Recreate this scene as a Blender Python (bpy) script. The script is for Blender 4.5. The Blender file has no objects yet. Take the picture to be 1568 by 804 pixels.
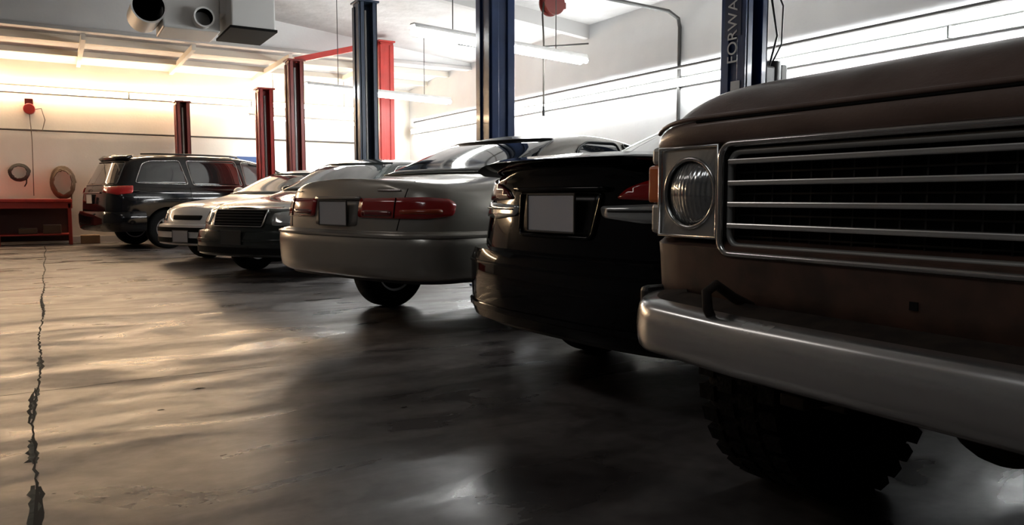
import bpy,bmesh,math,random
from mathutils import Vector,Matrix
from mathutils.bvhtree import BVHTree
random.seed(3)
D=bpy.data; C=bpy.context
def link(o,parent=None):
    C.scene.collection.objects.link(o)
    if parent: o.parent=parent
    return o
def empty(name,loc=(0,0,0),rz=0):
    e=D.objects.new(name,None); e.location=loc; e.rotation_euler=(0,0,rz); e.empty_display_size=.2
    return link(e)
def M(name,col,rough=.5,metal=0,coat=0,emit=None,es=0,noise=None,bump=None,spec=.5,trans=0,rn=None):
    m=D.materials.new(name); m.use_nodes=True; nt=m.node_tree; b=nt.nodes['Principled BSDF']
    b.inputs['Base Color'].default_value=(*col,1); b.inputs['Roughness'].default_value=rough
    b.inputs['Metallic'].default_value=metal; b.inputs['Coat Weight'].default_value=coat
    b.inputs['Coat Roughness'].default_value=.06
    b.inputs['Specular IOR Level'].default_value=spec
    b.inputs['Transmission Weight'].default_value=trans
    if emit: b.inputs['Emission Color'].default_value=(*emit,1); b.inputs['Emission Strength'].default_value=es
    if noise or bump or rn:
        tc=nt.nodes.new('ShaderNodeTexCoord')
    if noise:
        sc,col2,lo,hi=noise
        n=nt.nodes.new('ShaderNodeTexNoise'); n.inputs['Scale'].default_value=sc; n.inputs['Detail'].default_value=6
        r=nt.nodes.new('ShaderNodeValToRGB'); r.color_ramp.elements[0].position=lo; r.color_ramp.elements[1].position=hi
        r.color_ramp.elements[0].color=(*col,1); r.color_ramp.elements[1].color=(*col2,1)
        nt.links.new(tc.outputs['Object'],n.inputs['Vector']); nt.links.new(n.outputs['Fac'],r.inputs[0]); nt.links.new(r.outputs[0],b.inputs['Base Color'])
    if rn:
        n=nt.nodes.new('ShaderNodeTexNoise'); n.inputs['Scale'].default_value=rn[0]; n.inputs['Detail'].default_value=5
        mr=nt.nodes.new('ShaderNodeMapRange'); mr.inputs[1].default_value=.3; mr.inputs[2].default_value=.7; mr.inputs[3].default_value=rn[1]; mr.inputs[4].default_value=rn[2]
        nt.links.new(tc.outputs['Object'],n.inputs['Vector']); nt.links.new(n.outputs['Fac'],mr.inputs[0]); nt.links.new(mr.outputs[0],b.inputs['Roughness'])
    if bump:
        n=nt.nodes.new('ShaderNodeTexNoise'); n.inputs['Scale'].default_value=bump[0]; n.inputs['Detail'].default_value=4
        bp=nt.nodes.new('ShaderNodeBump'); bp.inputs['Strength'].default_value=bump[1]; bp.inputs['Distance'].default_value=.02
        nt.links.new(tc.outputs['Object'],n.inputs['Vector']); nt.links.new(n.outputs['Fac'],bp.inputs['Height']); nt.links.new(bp.outputs[0],b.inputs['Normal'])
    return m
def mobj(name,v,f,mats,parent=None,smooth=False,fm=None,sharp=35):
    me=D.meshes.new(name); me.from_pydata([tuple(p) for p in v],[],f); 
    for m in (mats if isinstance(mats,(list,tuple)) else [mats]): me.materials.append(m)
    if fm: me.polygons.foreach_set('material_index',fm)
    bm=bmesh.new(); bm.from_mesh(me); bmesh.ops.recalc_face_normals(bm,faces=bm.faces); bm.to_mesh(me); bm.free()
    if smooth:
        me.polygons.foreach_set('use_smooth',[True]*len(me.polygons)); me.set_sharp_from_angle(angle=math.radians(sharp))
    o=D.objects.new(name,me); return link(o,parent)
def boxes(name,lst,mats,parent=None,bevel=0,segs=2):
    """lst of (x0,x1,y0,y1,z0,z1[,mi])"""
    v=[];f=[];fm=[]
    for b in lst:
        x0,x1,y0,y1,z0,z1=b[:6]; mi=b[6] if len(b)>6 else 0; k=len(v)
        v+=[(x0,y0,z0),(x1,y0,z0),(x1,y1,z0),(x0,y1,z0),(x0,y0,z1),(x1,y0,z1),(x1,y1,z1),(x0,y1,z1)]
        for q in ((0,3,2,1),(4,5,6,7),(0,1,5,4),(1,2,6,5),(2,3,7,6),(3,0,4,7)):
            f.append([k+i for i in q]); fm.append(mi)
    o=mobj(name,v,f,mats,parent,fm=fm)
    if bevel:
        m=o.modifiers.new('b','BEVEL'); m.width=bevel; m.segments=segs; m.limit_method='ANGLE'
    return o
def tube(name,pts,r,mat,parent=None,cyc=False,res=3):
    cu=D.curves.new(name,'CURVE'); cu.dimensions='3D'; cu.bevel_depth=r; cu.bevel_resolution=res; cu.use_fill_caps=True
    sp=cu.splines.new('POLY'); sp.points.add(len(pts)-1)
    for p,q in zip(sp.points,pts): p.co=(*q,1)
    sp.use_cyclic_u=cyc; cu.materials.append(mat)
    return link(D.objects.new(name,cu),parent)
def cyl(name,p0,p1,r,mat,parent=None,n=32,r2=None,bevel=0):
    p0=Vector(p0);p1=Vector(p1);d=(p1-p0).normalized()
    a=d.orthogonal().normalized(); b=d.cross(a); r2=r if r2 is None else r2
    v=[];f=[]
    for p,rr in ((p0,r),(p1,r2)):
        for i in range(n):
            t=2*math.pi*i/n; v.append(p+a*math.cos(t)*rr+b*math.sin(t)*rr)
    for i in range(n): f.append((i,(i+1)%n,n+(i+1)%n,n+i))
    f.append(tuple(range(n))[::-1]); f.append(tuple(range(n,2*n)))
    o=mobj(name,v,f,mat,parent,smooth=True)
    if bevel:
        m=o.modifiers.new('b','BEVEL'); m.width=bevel; m.segments=2; m.limit_method='ANGLE'
    return o
def lathe_y(prof,n,yc=0,sgn=1):
    v=[];f=[];k=len(prof)
    for i in range(n):
        t=2*math.pi*i/n
        for r,y in prof: v.append((r*math.cos(t),yc+sgn*y,r*math.sin(t)))
    for i in range(n):
        j=(i+1)%n
        for q in range(k-1): f.append((i*k+q,i*k+q+1,j*k+q+1,j*k+q))
    return v,f
def rnd(p,n=2):
    """round polygon corners with a fixed small radius"""
    R=.025*n; q=[];N=len(p)
    for i in range(N):
        a=Vector(p[i-1]);b=Vector(p[i]);c=Vector(p[(i+1)%N])
        u=a-b;w=c-b; ru=min(R,u.length*.4); rw=min(R,w.length*.4)
        A=b+u.normalized()*ru;B=b+w.normalized()*rw
        for t in (0,.25,.5,.75,1):
            z=A*(1-t)**2+b*2*t*(1-t)+B*t*t; q.append((z.x,z.y))
    return q
# ---------------- materials
rubber=M('tyre_rubber',(.005,.005,.005),.85,bump=(60,.3),spec=.2)
darkm=M('dark_cavity',(.004,.004,.004),.9,spec=.2)
blackpl=M('black_plastic',(.010,.010,.011),.45)
grblack=M('grille_black',(.005,.005,.005),.6,spec=.25)
alloy=M('alloy_rim',(.45,.45,.46),.3,.9)
chrome=M('chrome',(.62,.61,.6),.16,1)
glass=M('car_glass_dark',(.012,.015,.016),.04,0,coat=1,spec=.8)
glass_lt=M('car_glass_grey',(.07,.08,.08),.05,0,coat=1,spec=.9)
redl=M('tail_lens_red',(.34,.008,.008),.12,0,coat=1)
redd=M('tail_lens_dark_red',(.14,.005,.008),.1,0,coat=1)
amber=M('lens_amber',(.60,.13,.02),.2,0,coat=1)
ambd=M('lens_amber_dark',(.40,.05,.012),.2,0,coat=1)
clearl=M('lens_clear',(.5,.52,.52),.08,.6,coat=1)
platem=M('plate_white',(.42,.42,.44),.5)
# ---------------- car builder
class Car:
    def __init__(s,name,loc,theta,L,W,st,paint,e0,e1,arch,wr,n=3.2,EL=.55,spoke=5,rimmat=None,bow=.03,lvl=3):
        s.e=empty(name,(loc[0],loc[1],0),math.radians(theta)); s.name=name
        s.L=L;s.W=W;s.EL=EL;s.n=n
        s.tab=[];px=py=None;acc=0
        for i in range(401):
            ph=math.pi/2*i/400
            x=EL-EL*max(0,math.cos(ph))**(2/n); y=W*math.sin(ph)**(2/n)
            if i: acc+=math.hypot(x-px,y-py)
            s.tab.append((acc,x,y)); px,py=x,y
        s.smax=acc
        fac=lambda x:(1-((EL-x)/EL)**n)**(1/n)
        allst=[]
        for x in (.025,.075,.18): allst.append((x,fac(x)*st[0][1],e0['zb'],e0['zbelt'],e0['ztop'],e0['k'],e0['dx']))
        d0=[d*.5 for d in e0['dx']]; d1=[-d*.5 for d in e1['dx']]
        for i,q in enumerate(st):
            allst.append((*q,d0 if i==0 else (d1 if i==len(st)-1 else [0]*10)))
        for x in (.18,.075,.025): allst.append((L-x,fac(x)*st[-1][1],e1['zb'],e1['zbelt'],e1['ztop'],e1['k'],[-d for d in e1['dx']]))
        V=[];
        def rows(q):
            x,wf,zb,zl,zt,k,dx=q; w=W*wf; dz=zt-zl
            base=[(0,zb),(.8*w,zb),(.975*w,zb+.06),(w,zb+(zl-zb)*.45),(.99*w,zl-.10),(.95*w,zl)]
            deck=[(.88*w,zl+.65*dz),(.70*w,zl+.9*dz),(.45*w,zt),(0,zt+.01)]
            cab=[(.90*w,zl+.035),(.72*w,zt-.065),(.58*w,zt-.012),(0,zt+.018)]
            top=[(a[0]*(1-k)+b[0]*k,a[1]*(1-k)+b[1]*k) for a,b in zip(deck,cab)]
            return [(x+dx[i],p[0],p[1]) for i,p in enumerate(base+top)]
        idx=[]
        for j,q in enumerate(allst):
            R=rows(q); ends=(j==0 or j==len(allst)-1); sg=-1 if j==0 else 1
            row={}
            for i,(x,y,z) in enumerate(R):
                if i in(0,9):
                    row[i]=(len(V),len(V)); V.append((x+(sg*bow if ends else 0),0,z))
                else:
                    row[i]=(len(V),len(V)+1); V.append((x,y,z)); V.append((x,-y,z))
            idx.append(row)
        F=[]
        for j in range(len(idx)-1):
            a,b=idx[j],idx[j+1]
            for i in range(9):
                for sd in (0,1):
                    q=[a[i][sd],a[i+1][sd],b[i+1][sd],b[i][sd]]
                    F.append(q if sd else q[::-1])
        for j,sg in ((0,-1),(len(idx)-1,1)):
            a=idx[j]; cc={1:a[0][0],8:a[9][0]}
            R=rows(allst[j])
            for i in range(2,8):
                cc[i]=len(V); V.append((R[i][0]+sg*bow,0,R[i][2]))
            for i in range(1,8):
                for sd in (0,1): F.append([a[i][sd],cc[i],cc[i+1],a[i+1][sd]])
        o=mobj('body',V,F,[paint,darkm],s.e,smooth=True); s.body=o
        bm=bmesh.new(); bm.from_mesh(o.data); bm.verts.ensure_lookup_table(); bm.edges.ensure_lookup_table()
        cl=bm.edges.layers.float.get('crease_edge') or bm.edges.layers.float.new('crease_edge')
        for j in range(len(idx)-1):
            for i,cv in ((5,.4),(2,.3),(7,.3)):
                for sd in (0,1):
                    e=bm.edges.get((bm.verts[idx[j][i][sd]],bm.verts[idx[j+1][i][sd]]))
                    if e: e[cl]=cv
        # crisp trunk/hood top edge at both ends
        for j in (0,len(idx)-1):
            for i in (5,6,7,8):
                for sd in (0,1):
                    if i<8:
                        e=bm.edges.get((bm.verts[idx[j][i][sd]],bm.verts[idx[j][i+1][sd]]))
                        if e: e[cl]=.6
            for sd in (0,1):
                e=bm.edges.get((bm.verts[idx[j][8][sd]],bm.verts[idx[j][9][0]]))
                if e: e[cl]=.6
        bm.to_mesh(o.data); bm.free()
        m=o.modifiers.new('s','SUBSURF'); m.levels=lvl; m.render_levels=lvl
        C.view_layer.update(); dg=C.evaluated_depsgraph_get()
        me=D.meshes.new_from_object(o.evaluated_get(dg),depsgraph=dg); o.modifiers.clear(); o.data=me
        s.bvh=BVHTree.FromPolygons([v.co.copy() for v in me.vertices],[list(p.vertices) for p in me.polygons])
        v=[];f=[]
        for ax in arch:
            for sd in (1,-1):
                k=len(v); nn=48
                for y in (W-.30,W+.15):
                    for i in range(nn):
                        t=2*math.pi*i/nn; v.append((ax+(wr+.055)*math.cos(t),sd*y,wr+(wr+.055)*math.sin(t)))
                for i in range(nn): f.append((k+i,k+(i+1)%nn,k+nn+(i+1)%nn,k+nn+i))
                f.append(tuple(range(k,k+nn))); f.append(tuple(range(k+nn,k+2*nn)))
        cut=mobj('cut',v,f,[paint,darkm],s.e,fm=[1]*len(f))
        m=o.modifiers.new('b','BOOLEAN'); m.operation='DIFFERENCE'; m.object=cut; m.solver='EXACT'
        C.view_layer.update(); dg=C.evaluated_depsgraph_get()
        me=D.meshes.new_from_object(o.evaluated_get(dg),depsgraph=dg); o.modifiers.clear(); o.data=me
        me.polygons.foreach_set('use_smooth',[True]*len(me.polygons)); me.set_sharp_from_angle(angle=math.radians(40))
        D.objects.remove(cut)
        for ax in arch:
            for sd in (1,-1): wheel(s.e,ax,sd*(W-.13),wr,.2,sd,spoke,rimmat or alloy)
    def plan(s,a,end=0):
        sg=1 if a>=0 else -1; t=abs(a)
        def at(t):
            if t>=s.smax: return (s.EL+t-s.smax,s.W)
            lo,hi=0,len(s.tab)-1
            while hi-lo>1:
                m=(lo+hi)//2
                if s.tab[m][0]<=t: lo=m
                else: hi=m
            A,B=s.tab[lo],s.tab[hi]; k=(t-A[0])/max(1e-9,B[0]-A[0]); return (A[1]+(B[1]-A[1])*k,A[2]+(B[2]-A[2])*k)
        x,y=at(t); x1,y1=at(max(0,t-.02)); x2,y2=at(t+.02)
        n=Vector((-(y2-y1),(x2-x1),0)).normalized(); y*=sg; n.y*=sg
        if abs(a)<.021: n=Vector((-1,0,0))
        if end: x=s.L-x; n.x*=-1
        return Vector((x,y,0)),n
    def s_at(s,x): return s.smax+(x-s.EL)
    def proj(s,a,b,ax,off):
        if ax in('w0','w1'):
            p,n=s.plan(a,int(ax[1])); o=p+n*.4; o.z=b; d=-n
        elif ax=='x0': o=Vector((-2,a,b)); d=Vector((1,0,0))
        elif ax=='x1': o=Vector((s.L+2,a,b)); d=Vector((-1,0,0))
        elif ax=='y-': o=Vector((a,-3,b)); d=Vector((0,1,0))
        elif ax=='y+': o=Vector((a,3,b)); d=Vector((0,-1,0))
        elif ax=='z': o=Vector((a,b,4)); d=Vector((0,0,-1))
        h,n,_,_=s.bvh.ray_cast(o,d)
        if h is None: h,n,_,_=s.bvh.find_nearest(o+d*(.4 if ax[0]=='w' else 2))
        if n.dot(d)>0: n=-n
        return h+n*off
    def patch(s,name,out,ax,mat,off=.006,g=.05,rd=2,th=.012):
        out=rnd(out,rd) if rd else out
        bm=bmesh.new(); vs=[bm.verts.new((p[0],p[1],0)) for p in out]; bm.faces.new(vs)
        xs=[p[0] for p in out]; ys=[p[1] for p in out]
        for lo,hi,no in ((min(xs),max(xs),(1,0,0)),(min(ys),max(ys),(0,1,0))):
            k=int((hi-lo)/g)+1
            for i in range(1,k+1):
                c=lo+(hi-lo)*i/(k+1)
                bmesh.ops.bisect_plane(bm,geom=bm.verts[:]+bm.edges[:]+bm.faces[:],plane_co=Vector(no)*c,plane_no=no,dist=1e-5)
        for v in bm.verts: v.co=s.proj(v.co.x,v.co.y,ax,off)
        bmesh.ops.recalc_face_normals(bm,faces=bm.faces)
        cen=Vector((s.L/2,0,.6)); f0=bm.faces[:]
        if sum((f.calc_center_median()-cen).dot(f.normal)*f.calc_area() for f in f0)<0: bmesh.ops.reverse_faces(bm,faces=f0)
        me=D.meshes.new(name); bm.to_mesh(me); bm.free(); me.materials.append(mat)
        me.polygons.foreach_set('use_smooth',[True]*len(me.polygons))
        o=D.objects.new(name,me); link(o,s.e); m=o.modifiers.new('t','SOLIDIFY'); m.thickness=th; m.offset=-1
        return o
    def line(s,name,pts,ax,r,mat,off=.002,cyc=False,rd=0,step=.04):
        if rd: pts=rnd(pts,rd)
        q=[];P=list(pts)+([pts[0]] if cyc else [])
        for a,b in zip(P,P[1:]):
            k=max(1,int(math.hypot(a[0]-b[0],a[1]-b[1])/step))
            for i in range(k): q.append((a[0]+(b[0]-a[0])*i/k,a[1]+(b[1]-a[1])*i/k))
        if not cyc: q.append(P[-1])
        return tube(name,[s.proj(a,b,ax,off) for a,b in q],r,mat,s.e,cyc,2)
    def win(s,name,out,ax,mat,trim,r=.006):
        s.patch(name,out,ax,mat,off=.004); s.line(name+'_trim',out,ax,r,trim,off=.005,cyc=True,rd=2)
    def bumper(s,name,prof,xe,mat,end=0,n=70,fm=None):
        S=s.s_at(xe); v=[];f=[];k=len(prof)
        for i in range(n+1):
            a=-S+2*S*i/n; p,nn=s.plan(a,end)
            for o,z in prof: q=p+nn*o; v.append((q.x,q.y,z))
        for i in range(n):
            for j in range(k):
                f.append((i*k+j,i*k+(j+1)%k,(i+1)*k+(j+1)%k,(i+1)*k+j))
        f.append(tuple(range(k))); f.append(tuple(range(n*k,n*k+k)))
        return mobj(name,v,f,mat,s.e,smooth=True,sharp=50)
    def plate(s,y,z,end=0,w=.305,h=.152,x=None,mat=None,off=.02,lean=0):
        X=x if x is not None else s.proj(y,z,'x0' if end==0 else 'x1',off).x
        a=empty('license_plate'); a.parent=s.e; a.location=(X,y,z); a.rotation_euler=(0,lean,0)
        boxes('plate_face',[(-.004,.004,-w/2,w/2,-h/2,h/2)],mat or platem,a,.002)
        boxes('plate_frame',[(-.008,.002,-w/2-.008,-w/2,-h/2-.008,h/2+.008),(-.008,.002,w/2,w/2+.008,-h/2-.008,h/2+.008),(-.008,.002,-w/2,w/2,h/2,h/2+.008),(-.008,.002,-w/2,w/2,-h/2-.008,-h/2)],condframe,a,.002)
    def mirror(s,x,z,mat):
        for sd in (1,-1):
            bm=bmesh.new(); bmesh.ops.create_uvsphere(bm,u_segments=20,v_segments=12,radius=1)
            for v in bm.verts: v.co=Vector((v.co.x*.07,v.co.y*.11,v.co.z*.07))+Vector((x,sd*(s.W+.06),z))
            me=D.meshes.new('m'); bm.to_mesh(me); bm.free(); me.materials.append(mat); me.polygons.foreach_set('use_smooth',[True]*len(me.polygons))
            link(D.objects.new('side_mirror',me),s.e)
    def handles(s,lst,mat):
        for x,z in lst:
            for ax in('y-','y+'):
                s.line('door_handle',[(x,z),(x+.16,z)],ax,.012,mat,off=.012)
condframe=M('plate_frame_dark',(.03,.03,.03),.4)
def wheel(parent,x,y,r,w,sd,nsp,rim,knob=False,rr=.62):
    e=empty('wheel'); e.parent=parent; e.location=(x,y,r)
    R=r; ri=r*rr; h=w/2
    prof=[(ri,-h*.9),(ri+.02,-h),(R-.04,-h*1.04),(R-.012,-h*.9),(R,-h*.7),(R,h*.7),(R-.012,h*.9),(R-.04,h*1.04),(ri+.02,h),(ri,h*.9),(ri-.012,h*.6),(ri-.012,-h*.9),(ri,-h*.9)]
    v,f=lathe_y(prof,56); mobj('tyre',v,f,rubber,e,smooth=True,sharp=50)
    prof=[(ri-.002,h*.92),(ri-.02,h*.9),(ri-.03,h*.55),(ri-.03,-h*.8),(ri-.002,-h*.85)]
    v,f=lathe_y(prof,56,sgn=sd); mobj('rim_barrel',v,f,darkm if knob else rim,e,smooth=True)
    # closed inboard side: brake disc and backing so the wheel is not see-through
    v,f=lathe_y([(.0,-h*.75),(ri-.005,-h*.7)],40,sgn=sd); mobj('inner_disc',v,f,darkm,e)
    v,f=lathe_y([(.0,h*.35),(ri-.03,h*.1)],40,sgn=sd); mobj('brake_backing',v,f,darkm,e)
    v,f=lathe_y([(.0,h*.86),(.05,h*.84),(.065,h*.6),(.065,h*.3)],24,sgn=sd); mobj('hub',v,f,rim,e,smooth=True)
    v=[];f=[]
    for i in range(nsp):
        t=2*math.pi*i/nsp+.3; ca,sa=math.cos(t),math.sin(t); k=len(v)
        for rad,hw,y0,y1 in ((.04,.032,h*.35,h*.8),(ri-.02,.022,h*.5,h*.88)):
            for a,yy in ((-hw,y0),(hw,y0),(hw,y1),(-hw,y1)):
                v.append((ca*rad-sa*a,sd*yy,sa*rad+ca*a))
        for q in ((0,1,5,4),(1,2,6,5),(2,3,7,6),(3,0,4,7),(4,5,6,7)): f.append([k+j for j in q])
    mobj('spokes',v,f,rim,e)
    if knob:
        v=[];f=[];N=34
        for i in range(N):
            for lane,(ya,yb,ro) in enumerate(((-h*1.06,-h*.62,0),(-h*.5,-h*.08,.5),(h*.08,h*.5,0),(h*.62,h*1.06,.5))):
                t0=2*math.pi*(i+ro)/N; dt=2*math.pi/N*.62; k=len(v)
                for rad in (R-.03,R+.010):
                    for t,yy in ((t0,ya),(t0+dt,ya),(t0+dt,yb),(t0,yb)):
                        v.append((rad*math.cos(t),yy,rad*math.sin(t)))
                for q in ((0,1,5,4),(1,2,6,5),(2,3,7,6),(3,0,4,7),(4,5,6,7)): f.append([k+j for j in q])
        mobj('tread_blocks',v,f,rubber,e)
    return e
# ================= ROOM =================
XW,YW=7.7,17.6; XL,YF=-6.0,-4.0
floorm=D.materials.new('stained_concrete'); floorm.use_nodes=True
nt=floorm.node_tree; b=nt.nodes['Principled BSDF']; tc=nt.nodes.new('ShaderNodeTexCoord')
def noise(sc,det=6,dist=0,vec=None):
    n=nt.nodes.new('ShaderNodeTexNoise'); n.inputs['Scale'].default_value=sc; n.inputs['Detail'].default_value=det; n.inputs['Distortion'].default_value=dist
    nt.links.new(vec or tc.outputs['Object'],n.inputs['Vector']); return n.outputs['Fac']
def ramp(src,p0,c0,p1,c1):
    r=nt.nodes.new('ShaderNodeValToRGB'); r.color_ramp.elements[0].position=p0; r.color_ramp.elements[0].color=(*c0,1)
    r.color_ramp.elements[1].position=p1; r.color_ramp.elements[1].color=(*c1,1); nt.links.new(src,r.inputs[0]); return r.outputs[0]
def mix(a,bb,fac,mode='MULTIPLY'):
    m=nt.nodes.new('ShaderNodeMix'); m.data_type='RGBA'; m.blend_type=mode; m.inputs[0].default_value=fac
    nt.links.new(a,m.inputs[6]); nt.links.new(bb,m.inputs[7]); return m.outputs[2]
mp=nt.nodes.new('ShaderNodeMapping'); mp.inputs['Scale'].default_value=(.55,1.5,1); mp.inputs['Rotation'].default_value=(0,0,.25)
nt.links.new(tc.outputs['Object'],mp.inputs['Vector'])
c1=ramp(noise(.8,10,1.0),.36,(.075,.069,.068),.66,(.205,.185,.178))
c2=ramp(noise(1.9,10,1.4,mp.outputs[0]),.40,(.42,.41,.41),.58,(1,1,1))
c3=ramp(noise(14,8),.35,(.68,.68,.68),.62,(1,1,1))
c4=ramp(noise(5.5,10,.4),.36,(.55,.53,.52),.46,(1,1,1))
nt.links.new(mix(mix(mix(c1,c2,.75),c3,.8),c4,.6),b.inputs['Base Color'])
mr=nt.nodes.new('ShaderNodeMapRange'); mr.inputs[1].default_value=.36; mr.inputs[2].default_value=.64; mr.inputs[3].default_value=.25; mr.inputs[4].default_value=.50
nt.links.new(noise(1.9,10,1.0,mp.outputs[0]),mr.inputs[0]); nt.links.new(mr.outputs[0],b.inputs['Roughness'])
bp=nt.nodes.new('ShaderNodeBump'); bp.inputs['Strength'].default_value=.16; bp.inputs['Distance'].default_value=.02
nt.links.new(noise(5,9),bp.inputs['Height']); nt.links.new(bp.outputs[0],b.inputs['Normal'])
wallm=M('painted_wall_white',(.72,.73,.735),.75,noise=(1.3,(.78,.79,.79),.35,.65),bump=(25,.08))
wallw=M('white_wall_warm_glow',(.70,.66,.58),.75,noise=(1.3,(.76,.72,.64),.35,.65),bump=(25,.08))  # white wall with the warm tube light tinted into its base colour
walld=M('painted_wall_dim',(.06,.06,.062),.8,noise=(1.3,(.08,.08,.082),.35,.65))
ceilm=M('insulation_ceiling',(.50,.49,.48),.7,noise=(2,(.62,.61,.60),.3,.7),bump=(5,.9))
boxes('floor',[(XL,XW,YF,YW,-.1,0)],floorm)
boxes('wall_right',[(XW,XW+.15,YF,YW+.15,0,4.2)],wallm)
boxes('wall_back',[(XL,XW,YW,YW+.15,0,4.2)],wallw)
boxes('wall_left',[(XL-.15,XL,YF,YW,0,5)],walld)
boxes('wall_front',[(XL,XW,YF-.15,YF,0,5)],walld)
def cz(x): return 3.75+.098*(XW-x) if x>-2 else 4.70
v=[];f=[]
xs=[XW,4,0,-2,XL]
for i,x in enumerate(xs):
    for y in (YF,14.55): v.append((x,y,cz(x)))
for i,x in enumerate(xs):
    for y in (YF,14.55): v.append((x,y,cz(x)+.1))
for i in range(4): f+=[(2*i,2*i+1,2*i+3,2*i+2),(10+2*i,10+2*i+1,10+2*i+3,10+2*i+2)]
mobj('ceiling',v,f,ceilm)
mobj('ceiling_rear_bay',[(XL,14.4,3.80),(XW,14.4,3.80),(XW,YW,3.56),(XL,YW,3.56),(XL,14.4,3.9),(XW,14.4,3.9),(XW,YW,3.66),(XL,YW,3.66)],[(0,1,2,3),(4,5,6,7),(0,1,5,4),(2,3,7,6)],ceilm)
beamm=M('painted_steel_grey',(.5,.49,.48),.6)
boxes('trim_header_beam',[(XL,XW,14.35,14.5,3.63,4.75),(XL,XW,14.30,14.5,3.60,3.66,1)],[wallm,beamm])
pur=[]
for x in (-4.6,-2.9,-1.2,.5,2.2,3.9,5.6): pur.append((x,x+.07,14.5,YW,3.50,3.60))
o=boxes('trim_purlins',[(XL,XW,15.4,15.5,3.6,3.72),(XL,XW,16.5,16.6,3.54,3.64)]+pur,wallw)
for y in (2.5,6.3,10.2):
    v=[];f=[]
    for x in (XW,-2,XL):
        for yy in (y,y+.12):
            for dz in (-.22,0): v.append((x,yy,cz(x)+dz))
    for i in (0,4): f+=[(i,i+1,i+5,i+4),(i+2,i+3,i+7,i+6),(i,i+2,i+6,i+4)]
    mobj('trim_ceiling_beam',v,f,beamm)
boxes('baseboard_back',[(XL,XW,YW-.015,YW,0,.12)],beamm)
condm=M('conduit_dark',(.05,.048,.046),.5,.3)
condl=M('conduit_grey',(.35,.34,.33),.4,.5)
tube('conduit_pipe',[(XW-.05,0.5,2.74),(XW-.05,17.2,2.74)],.024,condm)
tube('conduit_pipe',[(XL+.5,YW-.03,2.22),(6.6,YW-.03,2.22),(6.7,YW-.03,2.15),(6.7,YW-.03,1.0)],.018,condm)
tube('conduit_pipe',[(XW-.03,8.05,1.2),(XW-.03,8.05,3.3),(XW-.06,8.05,3.42),(XW-.25,8.05,3.5),(2.2,8.05,3.62)],.026,condm)
tube('conduit_pipe',[(XW-.1,10.1,3.42),(5.4,9.2,2.95),(4.6,8.9,2.9)],.015,condm)
# ================= LIGHTS =================
coolE=M('tube_cool',(.9,.9,.9),.5,emit=(.97,1,1),es=88)
warmE=M('tube_warm',(.9,.8,.6),.5,emit=(1,.70,.44),es=95)
midE=M('tube_hanging',(.9,.9,.9),.5,emit=(.99,1,.98),es=45)
housing=M('fixture_housing',(.7,.7,.68),.5)
def wall_light_right(y0,y1,z=2.5):
    e=empty('fluorescent_wall_light',(XW,0,z))
    boxes('housing',[(-.06,-.001,y0,y1,-.03,.09)],housing,e,.008)
    for dz in (-.0,.055): cyl('tube',(-.085,y0+.02,dz),(-.085,y1-.02,dz),.02,coolE,e,12)
    boxes('end_cap',[(-.10,-.0,y0,y0+.012,-.03,.09),(-.10,-.0,y1-.012,y1,-.03,.09)],housing,e,.004)
y=1.8
while y<16.6:
    wall_light_right(y,min(y+2.43,17.3)); y+=2.44
def wall_light_back(x0,x1,z=2.97):
    e=empty('fluorescent_wall_light',(0,YW,z))
    boxes('housing',[(x0,x1,-.06,-.001,-.03,.09)],housing,e,.008)
    for dz in (0,.055): cyl('tube',(x0+.02,-.085,dz),(x1-.02,-.085,dz),.02,warmE,e,12)
    boxes('end_cap',[(x0,x0+.012,-.10,0,-.03,.09),(x1-.012,x1,-.10,0,-.03,.09)],housing,e,.004)
x=-5.9
while x<5.0:
    wall_light_back(x,x+2.43); x+=2.44
def hang_light(p,q,z):
    e=empty('fluorescent_hanging_light',(p[0],p[1],z),math.atan2(q[1]-p[1],q[0]-p[0]))
    L=math.hypot(q[0]-p[0],q[1]-p[1])
    v=[(0,-.06,.025),(0,-.04,.06),(0,.04,.06),(0,.06,.025),(0,.04,.075),(0,-.04,.075)]
    V=[(xx,a[1],a[2]) for xx in (0,L) for a in v]
    mobj('reflector',V,[(0,1,7,6),(1,2,8,7),(2,3,9,8),(3,4,10,9),(4,5,11,10),(5,0,6,11),(0,1,2,3,4,5),(6,7,8,9,10,11)],beamm,e)
    for dy in (-.05,.05): cyl('tube',(.03,dy,-.01),(L-.03,dy,-.01),.034,midE,e,14)
    for k in (.2,.8):
        X=p[0]+(q[0]-p[0])*k
        tube('hanger_rod',[(L*k,0,.06),(L*k,0,cz(X)-z)],.006,condm,e)
hang_light((3.29,7.42),(5.9,7.9),2.65)
hang_light((3.47,11.95),(6.27,12.5),2.65)
hang_light((3.58,16.6),(6.3,16.9),2.6)
def fill_lamp(x,y,z,en,col):  # area light added as fill for the foreground; no fixture modelled
    l=D.lights.new('fill_light','AREA'); l.shape='RECTANGLE'; l.size=.8; l.size_y=2.4; l.energy=en; l.color=col
    o=D.objects.new('fill_light',l); o.location=(x,y,z); link(o)
fill_lamp(-2.6,6.5,4.5,32,(1,.92,.86))
fill_lamp(-2.5,.8,4.5,30,(.97,.99,1))
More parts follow.
